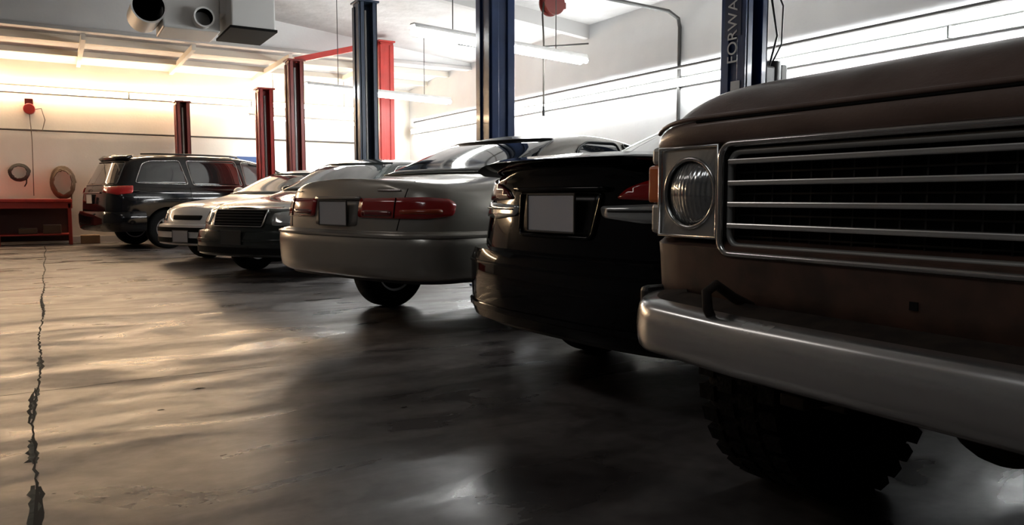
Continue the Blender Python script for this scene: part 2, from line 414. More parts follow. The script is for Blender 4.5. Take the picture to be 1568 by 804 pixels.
# ================= FLOOR CRACK =================
crackm=M('crack_filler',(.022,.023,.02),.85,spec=.2)
crackg=M('crack_patch_grey',(.06,.068,.06),.8,noise=(20,(.035,.04,.035),.4,.6),spec=.2)
def crack(name,pts,w0,mat,jit=.02,z=.0015):
    v=[]
    for i,(x,y,w) in enumerate(pts):
        a=random.uniform(.4,1.3)*w; bq=random.uniform(.4,1.3)*w
        v.append((x,y,w,a,bq))
    V=[];n=len(v)
    for i in range(n):
        j0=max(0,i-1);j1=min(n-1,i+1); dx=v[j1][0]-v[j0][0];dy=v[j1][1]-v[j0][1];L=math.hypot(dx,dy)
        nx,ny=-dy/L,dx/L
        V.append((v[i][0]+nx*v[i][3],v[i][1]+ny*v[i][3],z)); V.append((v[i][0]-nx*v[i][4],v[i][1]-ny*v[i][4],z))
    return mobj(name,V,[(2*i,2*i+1,2*i+3,2*i+2) for i in range(n-1)],mat)
p=[];y=1.2
while y<16.5:
    p.append((-.082-.0055*y+.010*math.sin(y*3)+random.uniform(-.006,.006),y,.003+.002*random.random()+.0003*y)); y+=.05
crack('floor_crack',p,0,crackm)
for (y0,y1,w) in ((2.3,2.75,.028),(2.9,3.3,.036),(3.5,4.2,.018),(4.6,5.0,.022),(6.6,8.0,.022)):
    for q_ in range(2):
        p=[];y=y0+random.uniform(-.1,.1)
        off=random.uniform(-.015,.015)
        while y<y1:
            t=max(0,min(1,(y-y0)/(y1-y0))); p.append((off-.082-.0055*y+.010*math.sin(y*3)+random.uniform(-.005,.005),y,w*.7*max(0,math.sin(math.pi*t))**.6*random.uniform(.2,1)+.002)); y+=.04
        crack('floor_crack_patch',p,0,crackg if q_ else crackm,z=.0008+.0003*q_)
p=[];x=-5
while x<1.0:
    p.append((x,4.08-.02*x+.02*math.sin(x*4)+random.uniform(-.01,.01),.004)); x+=.05
crack('floor_crack',p,0,crackm)
for (cx,cy,r_) in ((1.25,2.95,.02),(.55,3.75,.03),(.35,3.45,.02)):
    q=[(cx+r_*random.uniform(.4,1.3)*math.cos(a*.45),cy+r_*.6*random.uniform(.5,1.2)*math.sin(a*.45),.0012) for a in range(14)]
    mobj('floor_chip',q,[tuple(range(14))],crackm)
# ================= LIFTS =================
def post(name,x,y,h,mat,sc=1,face=1,cab=True):
    e=empty(name,(x,y,0)); a=.13*sc; c=.135*sc
    L=[(-a,a,-face*c,-face*c+face*.02,0,h),(-a,-a+.02,-c,c,0,h),(a-.02,a,-c,c,0,h),
       (-a,-a+.07,face*c-face*.02,face*c,0,h),(a-.07,a,face*c-face*.02,face*c,0,h),
       (-a-.02,-a,-c,-c*.35,0.05,h-.05),(-a-.02,-a,c*.35,c,0.05,h-.05),
       (-a,-a+.08,-face*c-face*.02,-face*c,0.05,h-.05),(a-.08,a,-face*c-face*.02,-face*c,0.05,h-.05)]
    L=[(q[0],q[1],min(q[2],q[3]),max(q[2],q[3]),q[4],q[5]) for q in L]
    boxes('column',L,mat,e,.004)
    boxes('base_plate',[(-.2,.2,-.2,.2,0,.02)],mat,e,.004)
    boxes('top_plate',[(-a-.03,a+.03,-c-.03,c+.03,h,h+.03)],mat,e,.004)
    boxes('carriage',[(-a+.03,a-.03,-.08,.08,.1,.75)],darkm,e,.01)
    cyl('hydraulic_ram',(0,0,.75),(0,0,h-.1),.025,condl,e,12)
    return e
bluem=M('lift_paint_navy',(.012,.036,.115),.35,coat=.2,noise=(6,(.018,.045,.14),.4,.7))
bluel=M('lift_paint_darkblue',(.018,.032,.06),.4)
redm=M('lift_paint_red',(.38,.025,.018),.4,noise=(5,(.30,.022,.016),.4,.7))
redk=M('lift_paint_maroon',(.12,.012,.008),.45)
A=post('car_lift_post',4.25,11.38,3.89,bluel,1.08,-1)
B=post('car_lift_post',3.82,6.6,3.89,bluem,1.0,1)
Cc=post('car_lift_post',5.2,4.65,3.80,bluem,1.0,-1)
tube('lift_overhead_beam',[(3.82,6.6,3.95),(4.25,11.38,3.95)],.05,bluel)
post('car_lift_post',3.8,13.78,3.33,redk,1,-1); post('car_lift_post',5.5,13.75,3.83,redm,1.05,1)
boxes('lift_overhead_beam',[(-.05,.05,0,1.75,-.05,.05)],redm,None,.005)
o=D.objects['lift_overhead_beam.001']; o.location=(3.8,13.78,3.36); o.rotation_euler=(math.radians(16),0,-math.pi/2)
post('car_lift_post',3.43,14.5,2.89,redm,1,-1); post('car_lift_post',2.38,17.2,2.88,redk,1,-1)
boxes('power_unit',[(.13,.26,-.12,.06,1.75,2.05)],blackpl,Cc,.02)
cyl('motor',(.30,-.05,1.70),(.30,-.05,2.1),.075,blackpl,Cc,24)
boxes('switch_box',[(.36,.44,-.1,0,1.82,2.08)],condm,Cc,.01)
tube('hydraulic_hose',[(.2,-.1,2.05),(.22,-.16,2.3),(.1,-.19,2.6),(.04,-.18,2.9),(.04,-.17,3.6)],.010,blackpl,Cc)
tube('hydraulic_hose',[(.3,-.05,2.1),(.35,-.1,2.25),(.25,-.19,2.55),(.12,-.18,2.75)],.008,blackpl,Cc)
stick=M('sticker_white',(.6,.6,.6),.6)
boxes('sticker',[(-.156,-.152,-.09,0.01,1.6,1.72),(-.156,-.152,-.09,.01,1.75,1.9)],stick,Cc)
boxes('label_frame',[(-.155,-.1525,-.09,.09,2.28,2.95)],M('label_navy',(.01,.02,.06),.4),Cc)
t=D.curves.new('label_text','FONT'); t.body='FORWARD'; t.size=.15; t.extrude=.001; t.materials.append(stick); t.align_x='CENTER'
to=D.objects.new('label_text',t); link(to,Cc)
to.matrix_local=Matrix.Translation((-.158,-.05,2.42))@Matrix(((0,0,-1,0),(0,1,0,0),(1,0,0,0),(0,0,0,1)))
boxes('junction_box',[(.14,.2,-.06,.02,1.2,1.35)],condl,B,.005)
# ================= HVAC =================
hv=empty('hvac_duct_unit',(1.64,11,3.42))
galv=M('galvanised_sheet',(.62,.62,.61),.5,.1)
def pipe_open(nm,x,z,r,y0,y1):
    v,f=lathe_y([(r,y1),(r,y0),(r+.012,y0-.005),(r-.01,y0),(r-.012,y1-.05),(0,y1-.05)],36)
    v=[(a+x,bb,c+z) for a,bb,c in v]
    fm=[0 if (i%5)<3 else 1 for i in range(len(f))]
    mobj(nm,v,f,[galv,darkm],hv,True,fm)
pipe_open('round_outlet',-.48,-.05,.2,-.05,.7)
pipe_open('round_outlet',.18,-.12,.12,-.12,.5)
boxes('plenum',[(-.30,.42,.1,.9,-.26,.62),(.42,.55,.1,.8,0,.6)],galv,hv,.02)
boxes('heater_box',[(.5,1.08,-.25,.75,-.22,.5)],galv,hv,.02)
boxes('heater_base',[(.48,1.10,-.27,.77,-.25,-.215)],darkm,hv)
tube('hanger_rod',[(-.2,.5,.6),(-.2,.5,.95)],.01,condm,hv); tube('hanger_rod',[(.8,.3,.5),(.8,.3,.85)],.01,condm,hv)
# ================= BENCH & WALL STUFF =================
wb=empty('workbench',(0,0,0))
redb=M('bench_red',(.50,.035,.022),.5,noise=(6,(.36,.03,.02),.4,.65))
redb2=M('bench_red_dark',(.34,.03,.02),.55)
boxes('top',[(-3.2,.3,16.75,17.5,.82,.88)],redb,wb,.01)
boxes('frame',[(-3.2,.3,16.8,16.85,.70,.82),(.22,.28,16.8,16.86,0,.8),(-.95,-.88,16.8,16.86,0,.8),(-3.1,-.95,16.8,17.45,.02,.8),(.22,.28,17.4,17.46,0,.8),(-.9,.25,16.9,17.4,.18,.21)],[redb2],wb,.006)
boxes('back_panel',[(-.95,.25,17.42,17.45,.05,.75)],M('bench_back_brown',(.09,.035,.025),.6),wb)
boxes('drawer_seam',[(-3.0,-1.0,16.79,16.80,.25,.26),(-3.0,-1.0,16.79,16.80,.5,.51)],darkm,wb)
wood=M('cardboard',(.22,.13,.07),.8)
boxes('storage_crate',[(-.2,.1,16.95,17.25,.215,.38),(-.6,-.3,16.95,17.3,.215,.32)],M('crate_dark',(.09,.055,.035),.8),wb,.01)
boxes('wooden_block',[(.42,.75,16.9,17.2,0,.17)],wood,None,.01)
vz=empty('bench_vise',(-1.0,17.0,.88))
boxes('vise_body',[(-.07,.07,-.1,.12,0,.1),(-.09,.09,-.12,-.06,.08,.22),(-.09,.09,.0,.06,.08,.22)],blackpl,vz,.015)
cyl('screw',(0,-.3,.1),(0,.05,.1),.018,condl,vz,12); cyl('handle',(-.13,-.29,.1),(.13,-.29,.1),.008,condl,vz,8)
def coil(name,x,z,rx,rz,n,r,mat):
    pts=[]
    for i in range(n*28+1):
        t=2*math.pi*i/28; k=1-.30*(i/(n*28))*random.uniform(.85,1.1)
        pts.append((x+rx*k*math.cos(t)+random.uniform(-.008,.008),YW-.05-.03*(i%7)/7-.012*(i//28),z+rz*k*math.sin(t)))
    pts+= [(x+rx*.6,YW-.05,z-rz*1.2),(x+rx*.4,YW-.05,z-rz*1.6)]
    return tube(name,pts,r,mat,None,False,2)
hosed=M('hose_black',(.03,.025,.02),.6); hoseb=M('hose_brown',(.10,.065,.04),.6)
coil('coiled_hose',-.55,1.39,.18,.17,6,.012,hosed)
coil('coiled_hose',.17,1.2,.22,.33,8,.013,hoseb)
def reel(x,y,z,zt,zend,rod=True):
    e=empty('hose_reel',(x,y,z))
    cyl('drum',(0,-.05,0),(0,.05,0),.12,redk,e,28,bevel=.01); cyl('flange',(0,-.07,0),(0,-.05,0),.15,redk,e,28)
    cyl('flange',(0,.05,0),(0,.07,0),.15,redk,e,28)
    boxes('bracket',[(-.03,.03,-.09,.09,.1,.2),(-.04,.2,-.03,.03,-.05,.03)],redk,e,.01)
    if rod: tube('hanger_rod',[(0,0,.2),(0,0,zt-z)],.01,condm,e)
    tube('hose',[(-.12,0,0),(-.14,0,-.15),(-.12,0,-.5),(-.12,0,zend-z)],.012,hosed,e)
    cyl('hose_end',(-.12,0,zend-z-.12),(-.12,0,zend-z),.018,blackpl,e,10)
reel(5.45,8.0,3.33,cz(5.45),2.05)
r2=empty('cord_reel',(-.33,YW-.1,2.62))
cyl('drum',(0,-.07,0),(0,.09,0),.1,redm,r2,28,bevel=.01); boxes('bracket',[(-.07,.07,-.02,.1,.05,.2)],redk,r2,.01)
tube('cord',[(0,0,-.1),(0.02,0,-.6),(0,0,-1.68)],.008,hoseb,r2); tube('cord',[(.1,0,0),(.2,0,.02),(.25,0,-.2),(.2,0,-.4),(.1,0,-.42)],.008,hoseb,r2)
tc_=empty('tool_cabinet',(3.6,17.35,0))
bluec=M('cabinet_blue',(.05,.10,.25),.5)
boxes('shell',[(-.25,.35,-.2,.2,.05,1.80)],bluec,tc_,.01); boxes('drawer_pulls',[(-.2,.3,-.22,-.2,.3+k*.25,.33+k*.25) for k in range(6)],condl,tc_,.004)
boxes('feet',[(-.23,-.17,-.18,.18,0,.06),(.27,.33,-.18,.18,0,.06)],blackpl,tc_)
# ================= CARS =================
Z0=[0]*10
champ=M('paint_champagne',(.34,.32,.285),.30,.6,coat=.6)
st=[(.35,.985,.38,.93,1.02,0),(.72,1,.32,.95,1.045,0),(.86,1,.28,.955,1.065,.15),(1.50,1,.26,.97,1.385,1),(2.1,1,.25,.96,1.44,1),(2.8,1,.25,.95,1.40,1),(3.55,1,.26,.91,.98,.1),(3.9,.99,.27,.87,.93,0),(4.4,.97,.28,.78,.83,0)]
e0=dict(zb=.44,zbelt=.95,ztop=1.02,k=0,dx=[0,0,0,0,.02,.05,.07,.08,.08,.08]); e1=dict(zb=.32,zbelt=.68,ztop=.74,k=0,dx=Z0)
c=Car('sedan_car',(1.57,4.85),16,4.75,.89,st,champ,e0,e1,(1.05,3.75),.315,n=3.6,EL=.5)
c.bumper('rear_bumper',[(-.08,.41),(.0,.395),(.035,.42),(.045,.48),(.05,.60),(.045,.655),(.02,.685),(-.06,.70)],.66,champ)
c.bumper('bumper_strip',[(.04,.655),(.054,.658),(.054,.672),(.03,.68)],.64,champ)
c.bumper('front_bumper',[(-.08,.24),(.0,.23),(.04,.30),(.05,.45),(.03,.52),(-.06,.55)],.6,champ,1)
c.bumper('rear_valance',[(-.25,.42),(-.08,.37),(-.05,.37),(-.03,.42)],.5,blackpl)
for sg in (1,-1):
    o=[(sg*.25,.775),(sg*.25,.895),(sg*.8,.90),(sg*.98,.89),(sg*1.03,.86),(sg*1.0,.79),(sg*.8,.77)]
    c.patch('tail_light',o,'w0',redl,off=.012,rd=1)
    c.patch('reverse_light',[(sg*.29,.785),(sg*.29,.82),(sg*.56,.82),(sg*.56,.785)],'w0',redd,off=.017,rd=1)
    c.patch('tail_signal',[(sg*.62,.80),(sg*.62,.825),(sg*.92,.83),(sg*.92,.80)],'w0',ambd,off=.016,rd=1)
    c.line('lens_divider',[(sg*.58,.775),(sg*.58,.895)],'w0',.004,darkm,off=.014)
    c.line('trunk_gap',[(sg*.60,.70),(sg*.62,.78),(sg*.64,.90),(sg*.66,1.0)],'w0',.003,darkm,off=.001)
c.patch('plate_recess',[(-.235,.72),(-.235,.885),(.235,.885),(.235,.72)],'w0',M('recess_shade_champ',(.2,.185,.165),.5,.3),off=.004,rd=1)  # flat patch; recess shade put in as a darker champagne colour
c.plate(0,.80,off=.024)
c.patch('garnish',[(-.25,.885),(-.25,.905),(.25,.905),(.25,.885)],'w0',champ,off=.02,rd=0)
c.line('badge',[(-.40,.945),(-.60,.945)],'w0',.006,chrome,off=.004)
c.line('badge',[(.5,.945),(.6,.945)],'w0',.006,chrome,off=.004)
c.win('rear_window',[(-.72,1.075),(-.56,1.345),(.56,1.345),(.72,1.075)],'x0',glass,blackpl)
for ax in('y-','y+'):
    c.win('rear_side_window',[(1.58,1.03),(1.74,1.27),(1.9,1.335),(2.30,1.345),(2.32,1.02)],ax,glass,blackpl)
    c.win('front_side_window',[(2.38,1.02),(2.38,1.345),(2.72,1.31),(3.25,1.01)],ax,glass,blackpl)
    c.line('door_gap',[(1.5,.4),(1.55,.7),(1.5,.96)],ax,.003,darkm,0); c.line('door_gap',[(2.33,.35),(2.33,1.0)],ax,.003,darkm,0); c.line('door_gap',[(3.25,.35),(3.25,.95)],ax,.003,darkm,0)
    c.line('side_moulding',[(1.45,.58),(3.3,.58)],ax,.016,champ,0)
c.win('windshield',[(-.68,1.02),(-.54,1.32),(.54,1.32),(.68,1.02)],'x1',glass,blackpl)
c.mirror(3.1,1.0,champ); c.handles([(1.62,.86),(2.42,.86)],champ)
c.patch('grille',[(-.3,.6),(-.3,.7),(.3,.7),(.3,.6)],'w1',blackpl); 
for sg in(1,-1): c.patch('headlight',[(sg*.42,.58),(sg*.42,.70),(sg*.95,.72),(sg*.95,.6)],'w1',clearl)
blackp=M('paint_black',(.0012,.0013,.0018),.05,0,coat=0,spec=.25)
st=[(.35,.985,.36,.95,1.035,0),(.66,1,.30,.97,1.065,0),(.78,1,.26,.975,1.085,.15),(1.42,1,.24,.98,1.40,1),(2.0,1,.24,.97,1.455,1),(2.6,1,.24,.96,1.42,1),(3.45,1,.25,.93,1.02,.1),(3.8,.99,.26,.88,.95,0),(4.2,.97,.28,.78,.82,0)]
e0=dict(zb=.39,zbelt=.965,ztop=1.035,k=0,dx=[0,0,0,0,.04,.05,.045,.04,.04,.04]); e1=dict(zb=.30,zbelt=.66,ztop=.72,k=0,dx=Z0)
k=Car('compact_sedan_car',(1.80,2.655),5,4.5,.875,st,blackp,e0,e1,(.97,3.62),.31,n=3.1,EL=.60)
k.bumper('rear_bumper',[(-.08,.35),(.0,.315),(.03,.325),(.045,.37),(.05,.50),(.05,.60),(.03,.655),(-.06,.67)],.60,blackp)
k.bumper('bumper_crease',[(.04,.585),(.056,.59),(.056,.60),(.04,.605)],.5,blackp)
k.bumper('bumper_skirt',[(.03,.40),(.056,.395),(.056,.375),(.03,.36)],.50,blackp)
k.bumper('rear_valance',[(-.25,.36),(-.08,.29),(-.05,.29),(-.03,.34)],.4,blackpl)
k.bumper('front_bumper',[(-.08,.22),(.0,.2),(.04,.28),(.05,.45),(.03,.52),(-.06,.55)],.55,blackp,1)
for sg in (1,-1):
    k.patch('tail_light',[(sg*.40,.935),(sg*.35,.895),(sg*.60,.885),(sg*1.10,.91),(sg*1.12,.98),(sg*.8,.99),(sg*.5,.965)],'w0',redl if sg<0 else redd,off=.012,rd=1)
    k.patch('reverse_lens',[(sg*.27,.865),(sg*.29,.82),(sg*.50,.80),(sg*.92,.82),(sg*1.02,.875),(sg*.60,.877)],'w0',clearl,off=.012,rd=1)
    k.line('lens_fin',[(sg*.32,.845),(sg*.9,.85)],'w0',.004,blackpl,off=.016)
    k.patch('bumper_reflector',[(sg*.62,.53),(sg*.62,.56),(sg*.88,.56),(sg*.88,.53)],'w0',redd,off=.062,rd=1)
    k.line('trunk_gap',[(sg*.60,.70),(sg*.58,.80),(sg*.62,.94),(sg*.64,1.01)],'w0',.004,darkm,off=.001)
k.patch('plate_recess',[(-.24,.735),(-.27,.92),(.27,.92),(.24,.735)],'w0',M('recess_black',(.002,.002,.002),.3,spec=.3),off=.004,rd=1)
k.line('recess_edge',[(-.24,.735),(-.27,.92),(.27,.92),(.24,.735)],'w0',.009,blackp,off=.006,cyc=True,rd=1)
k.plate(0,.835,off=.03,mat=M('plate_grey',(.48,.49,.53),.5))
k.patch('garnish',[(-.30,.925),(-.31,.945),(.31,.945),(.30,.925)],'w0',blackp,off=.03,rd=1,th=.03)
V=[];F=[];N=40
for i in range(N+1):
    y=-.72+1.44*i/N; e=abs(y)/.72; X=.02+.14*e**3; ht=.03*(1-e**6)
    for dx,dz in ((.0,-.012),(-.045,.004+ht*.6),(.01,.012+ht),(.14,.004+ht*.3),(.16,-.02)): V.append((X+dx,y,1.04-.02*e**4+dz))
for i in range(N):
    for j in range(4): F.append((i*5+j,i*5+j+1,i*5+j+6,i*5+j+5))
    F.append((i*5+4,i*5,i*5+5,i*5+9))
F+=[(0,1,2,3,4),tuple(N*5+q for q in range(5))]
mobj('trunk_spoiler',V,F,blackp,k.e,True,sharp=50)
k.win('rear_window',[(-.72,1.10),(-.56,1.37),(.56,1.37),(.72,1.10)],'x0',glass_lt,blackpl)
for ax in('y-','y+'):
    k.win('rear_side_window',[(1.5,1.07),(1.7,1.30),(2.15,1.355),(2.17,1.05)],ax,glass,blackpl)
    k.win('front_side_window',[(2.23,1.05),(2.23,1.355),(2.6,1.33),(3.1,1.03)],ax,glass,blackpl)
    k.line('door_gap',[(2.2,.35),(2.2,1.03)],ax,.003,darkm,0); k.line('door_gap',[(3.1,.35),(3.1,1.0)],ax,.003,darkm,0)
k.win('windshield',[(-.66,1.07),(-.54,1.36),(.54,1.36),(.66,1.07)],'x1',glass,blackpl)
k.mirror(2.95,1.03,blackp); k.handles([(1.6,.9),(2.3,.9)],blackp)
for sg in(1,-1): k.patch('headlight',[(sg*.42,.56),(sg*.42,.68),(sg*.95,.70),(sg*.95,.6)],'w1',clearl)
greenp=M('paint_dark_green',(.018,.024,.022),.2,.3,coat=.8)
def front_sedan(name,loc,th,L,W,paint,roof,hood,dk,sc=1):
    st=[(.40,.985,.28,hood*.90,hood*.955,0),(.85,1,.26,hood*.95,hood,0),(1.25,1,.24,hood*.985,hood*1.05,.12),(2.0,1,.24,.95,roof-.04,1),(2.5,1,.24,.96,roof,1),(3.1,1,.25,.96,roof-.04,1),(3.85,1,.26,.96,dk+.02,.12),(4.2,.99,.28,.94,dk,0),(L-.4,.97,.3,.92,dk-.03,0)]
    e0=dict(zb=.30,zbelt=hood*.82,ztop=hood*.88,k=0,dx=[0,0,0,0,.03,.08,.11,.12,.12,.12]); e1=dict(zb=.36,zbelt=.9,ztop=dk-.05,k=0,dx=Z0)
    g=Car(name,loc,th,L,W,st,paint,e0,e1,(.95,L-1.1),.325,n=2.8,EL=.62,spoke=7)
    g.bumper('front_bumper',[(-.08,.27),(.0,.255),(.035,.27),(.05,.35),(.05,.46),(.03,.53),(-.06,.555)],.58,paint)
    g.bumper('bumper_lip',[(.03,.42),(.058,.425),(.058,.45),(.04,.455)],.45,paint)
    g.bumper('lower_intake',[(.02,.29),(.054,.29),(.054,.36),(.02,.36)],.12,darkm)
    g.bumper('rear_bumper',[(-.08,.35),(.0,.3),(.04,.36),(.05,.5),(.03,.6),(-.06,.62)],.58,paint,1)
    for ax in('y-','y+'):
        g.win('front_side_window',[(1.62,1.0),(2.1,1.29*roof/1.42),(2.5,1.32*roof/1.42),(2.5,1.02)],ax,glass,chrome,.004)
        g.win('rear_side_window',[(2.56,1.02),(2.56,1.32*roof/1.42),(3.0,1.29*roof/1.42),(3.5,1.04)],ax,glass,chrome,.004)
        g.line('door_gap',[(2.53,.35),(2.53,1.0)],ax,.003,darkm,0); g.line('door_gap',[(1.6,.35),(1.6,.95)],ax,.003,darkm,0)
    g.mirror(1.75,1.0,paint); g.handles([(2.3,.86),(3.2,.86)],paint)
    for sg in(1,-1):
        g.patch('tail_light',[(sg*.5,.75),(sg*.5,.88),(sg*1.05,.88),(sg*1.05,.77)],'w1',redl)
    return g
g=front_sedan('grey_sedan_car',(1.68,8.62),30,4.75,.89,greenp,1.435,.90,1.06)
g.win('windshield',[(-.70,1.0),(-.57,1.35),(.57,1.35),(.70,1.0)],'x0',glass_lt,blackpl)
g.patch('grille',[(-.38,.585),(-.42,.76),(.42,.76),(.38,.585)],'w0',darkm,off=.01,rd=1)
g.line('grille_surround',[(-.38,.585),(-.42,.76),(.42,.76),(.38,.585)],'w0',.009,chrome,off=.014,cyc=True,rd=1)
for i in range(5): g.line('grille_bar',[(-.37,.612+i*.03),(.37,.612+i*.03)],'w0',.004,condm,off=.018)
for sg in(1,-1):
    g.patch('headlight',[(sg*.50,.60),(sg*.50,.73),(sg*.80,.765),(sg*1.12,.775),(sg*1.10,.70),(sg*.9,.60)],'w0',clearl,off=.01,rd=1)
    g.patch('fog_light',[(sg*.62,.30),(sg*.62,.35),(sg*.78,.35),(sg*.78,.30)],'w0',clearl,off=.058,rd=1)
    g.line('hood_gap',[(sg*.48,.75),(sg*.52,.80)],'w0',.003,darkm,0)
g.plate(0,.47,x=-.06,w=.3,h=.14,mat=M('plate_dark',(.03,.03,.03),.5))
whitep=M('paint_pearl_white',(.74,.73,.71),.3,.0,coat=.8)
w=front_sedan('white_sedan_car',(1.50,11.05),30,4.3,.84,whitep,1.36,.88,1.0)
w.win('windshield',[(-.66,.96),(-.54,1.28),(.54,1.28),(.66,.96)],'x0',glass_lt,blackpl)
w.patch('grille',[(-.28,.60),(-.30,.66),(.30,.66),(.28,.60)],'w0',darkm,off=.01,rd=1)
w.bumper('grille_lower',[(.03,.44),(.06,.44),(.06,.50),(.03,.50)],.02,darkm)
for sg in(1,-1): w.patch('headlight',[(sg*.46,.58),(sg*.50,.68),(sg*.85,.75),(sg*1.15,.76),(sg*1.0,.62)],'w0',clearl,off=.01,rd=1)
w.plate(0,.38,x=-.07)
vanp=M('paint_black_van',(.004,.004,.005),.10,.0,coat=.3,spec=.4)
st=[(.40,.985,.33,1.05,1.63,1),(1.0,1,.28,1.05,1.69,1),(2.0,1,.26,1.04,1.71,1),(3.0,1,.26,1.03,1.66,1),(3.9,1,.27,1.0,1.14,.2),(4.2,.99,.28,.92,1.0,0),(4.5,.97,.3,.85,.92,0)]
e0=dict(zb=.38,zbelt=1.05,ztop=1.61,k=1,dx=[0,0,0,0,.02,.04,.07,.28,.34,.34]); e1=dict(zb=.3,zbelt=.75,ztop=.82,k=0,dx=Z0)
vn=Car('minivan_car',(.535,15.25),14,4.85,.96,st,vanp,e0,e1,(1.0,3.9),.345,n=3.2,EL=.5,spoke=7)
vn.bumper('rear_bumper',[(-.08,.34),(.0,.32),(.04,.35),(.055,.45),(.055,.60),(.03,.66),(-.06,.67)],.60,vanp)
vn.bumper('front_bumper',[(-.08,.24),(.0,.22),(.04,.3),(.05,.5),(.03,.58),(-.06,.6)],.5,vanp,1)
vn.win('rear_window',[(-.72,1.12),(-.60,1.53),(.60,1.53),(.72,1.12)],'x0',glass,blackpl)
vn.patch('roof_spoiler',[(-.58,1.56),(-.56,1.60),(.56,1.60),(.58,1.56)],'x0',vanp,off=.06,th=.05,rd=1)
for sg in(1,-1):
    vn.patch('tail_light',[(sg*.52,1.0),(sg*.52,1.08),(sg*.9,1.10),(sg*1.22,1.11),(sg*1.18,.98),(sg*.9,.95)],'w0',redl,off=.012,rd=1)
    vn.patch('reflector',[(sg*.7,.52),(sg*.7,.55),(sg*.9,.55),(sg*.9,.52)],'w0',redl,off=.065,rd=0)
vn.plate(0,.88,off=.02)
vn.line('chrome_strip',[(-.45,.985),(.45,.985)],'w0',.012,chrome,off=.01)
for ax in('y-','y+'):
    vn.win('quarter_window',[(.50,1.16),(.66,1.50),(.8,1.55),(1.30,1.57),(1.40,1.14)],ax,glass,chrome,.006)
    vn.win('sliding_window',[(1.48,1.13),(1.42,1.57),(2.35,1.585),(2.42,1.12)],ax,glass,chrome,.006)
    vn.win('front_side_window',[(2.5,1.12),(2.46,1.58),(2.95,1.55),(3.55,1.13)],ax,glass_lt,chrome,.006)
    vn.line('slide_rail',[(.5,.98),(1.42,.98)],ax,.005,darkm,0)
    for xx in (1.42,2.45,3.45): vn.line('door_gap',[(xx,.4),(xx,1.08)],ax,.004,darkm,0)
    vn.line('roof_rail',[(.8,1.66),(2.9,1.665)],ax,.015,blackpl,.03)
    vn.line('body_crease',[(.35,.86),(3.4,.80)],ax,.006,vanp,.002)
vn.win('windshield',[(-.74,1.18),(-.62,1.57),(.62,1.57),(.74,1.18)],'x1',glass,blackpl)
vn.mirror(3.3,1.1,vanp); vn.handles([(2.2,.95),(2.55,.95)],chrome)
# ================= TRUCK =================
T=empty('pickup_truck',(1.42,.67,0))
brown=M('paint_faded_brown',(.115,.072,.058),.42,.0,coat=.2,noise=(5,(.165,.108,.09),.35,.7),bump=(120,.05),rn=(8,.35,.6))
brownlo=M('paint_brown_lower',(.085,.043,.03),.5,noise=(9,(.04,.024,.018),.4,.65))
bumpm=M('bumper_worn_chrome',(.74,.74,.74),.20,.95,noise=(3,(.62,.62,.61),.45,.75),rn=(3,.14,.30))
greym=M('grille_chrome_bar',(.70,.70,.70),.25,.9)
bez=M('bezel_grey',(.3,.3,.29),.4,.5)
rust=M('rusty_frame',(.03,.021,.016),.8,noise=(20,(.015,.011,.009),.4,.6),spec=.3)
prof=[(.03,1.02),(0,1.03),(-.015,1.045),(-.018,1.075),(-.01,1.098),(0.002,1.103),(.012,1.112),(.05,1.150),(.11,1.185),(.2,1.210),(.35,1.222),(.7,1.23),(1.2,1.24),(1.8,1.25)]
ys=[-.955,-.95,-.935,-.91,-.87,-.82,-.74,-.6,-.4,-.2,0,.2,.4,.6,.74,.82,.87,.91,.935,.95,.955]
V=[];F=[]
for y in ys:
    e=max(0,(abs(y)-.74)/.215); dz=1-math.sqrt(max(0,1-e*e)) if e<1 else 1
    for i,(x,z) in enumerate(prof):
        kk=max(0,(z-1.0)/.2); zz=z-dz*.13*min(1.2,kk*1.0)-(0.0 if z<1.11 else .004*(y/.9)**2)
        xx=x+.09*dz*(1 if x<.4 else .0)
        if abs(y)<.45 and x>.1: zz+=.006*(1-(y/.45)**2)
        V.append((xx,y,zz))
n=len(prof)
for j in range(len(ys)-1):
    for i in range(n-1): F.append((j*n+i,j*n+i+1,(j+1)*n+i+1,(j+1)*n+i))
o=mobj('hood',V,F,brown,T,smooth=True,sharp=60); m=o.modifiers.new('t','SOLIDIFY'); m.thickness=.02; m.offset=-1; m=o.modifiers.new('s','SUBSURF'); m.levels=1; m.render_levels=2
hoodp=[(-.012+(.09*(1-math.sqrt(1-min(1,max(0,(abs(y)-.74)/.215)**2)))),y,1.101-.055*(1-math.sqrt(1-min(1,max(0,(abs(y)-.74)/.215)**2)))) for y in [q*.02 for q in range(-46,47)]]
tube('hood_edge',hoodp,.006,brown,T)
tube('hood_gap',[(-.012,y*.02,1.092) for y in range(-37,38)],.0035,darkm,T)
body=boxes('fender_and_body',[(.05,3.2,-.95,.95,.60,1.10)],[brown,darkm],T)
m=body.modifiers.new('b','BEVEL'); m.width=.06; m.segments=5; m.limit_method='ANGLE'
v=[];f=[]
for ax in (.6,):
    for sd in (1,-1):
        k0=len(v); nn=48
        for y in (.55,1.1):
            for i in range(nn):
                t=2*math.pi*i/nn; v.append((ax+.47*math.cos(t),sd*y,.42+.47*math.sin(t)))
        for i in range(nn): f.append((k0+i,k0+(i+1)%nn,k0+nn+(i+1)%nn,k0+nn+i))
        f.append(tuple(range(k0,k0+nn))); f.append(tuple(range(k0+nn,k0+2*nn)))
cut=mobj('cut',v,f,[brown,darkm],T,fm=[1]*len(f))
m=body.modifiers.new('c','BOOLEAN'); m.object=cut; m.solver='EXACT'; m.operation='DIFFERENCE'
C.view_layer.update(); dg=C.evaluated_depsgraph_get(); me=D.meshes.new_from_object(body.evaluated_get(dg),depsgraph=dg); body.modifiers.clear(); body.data=me
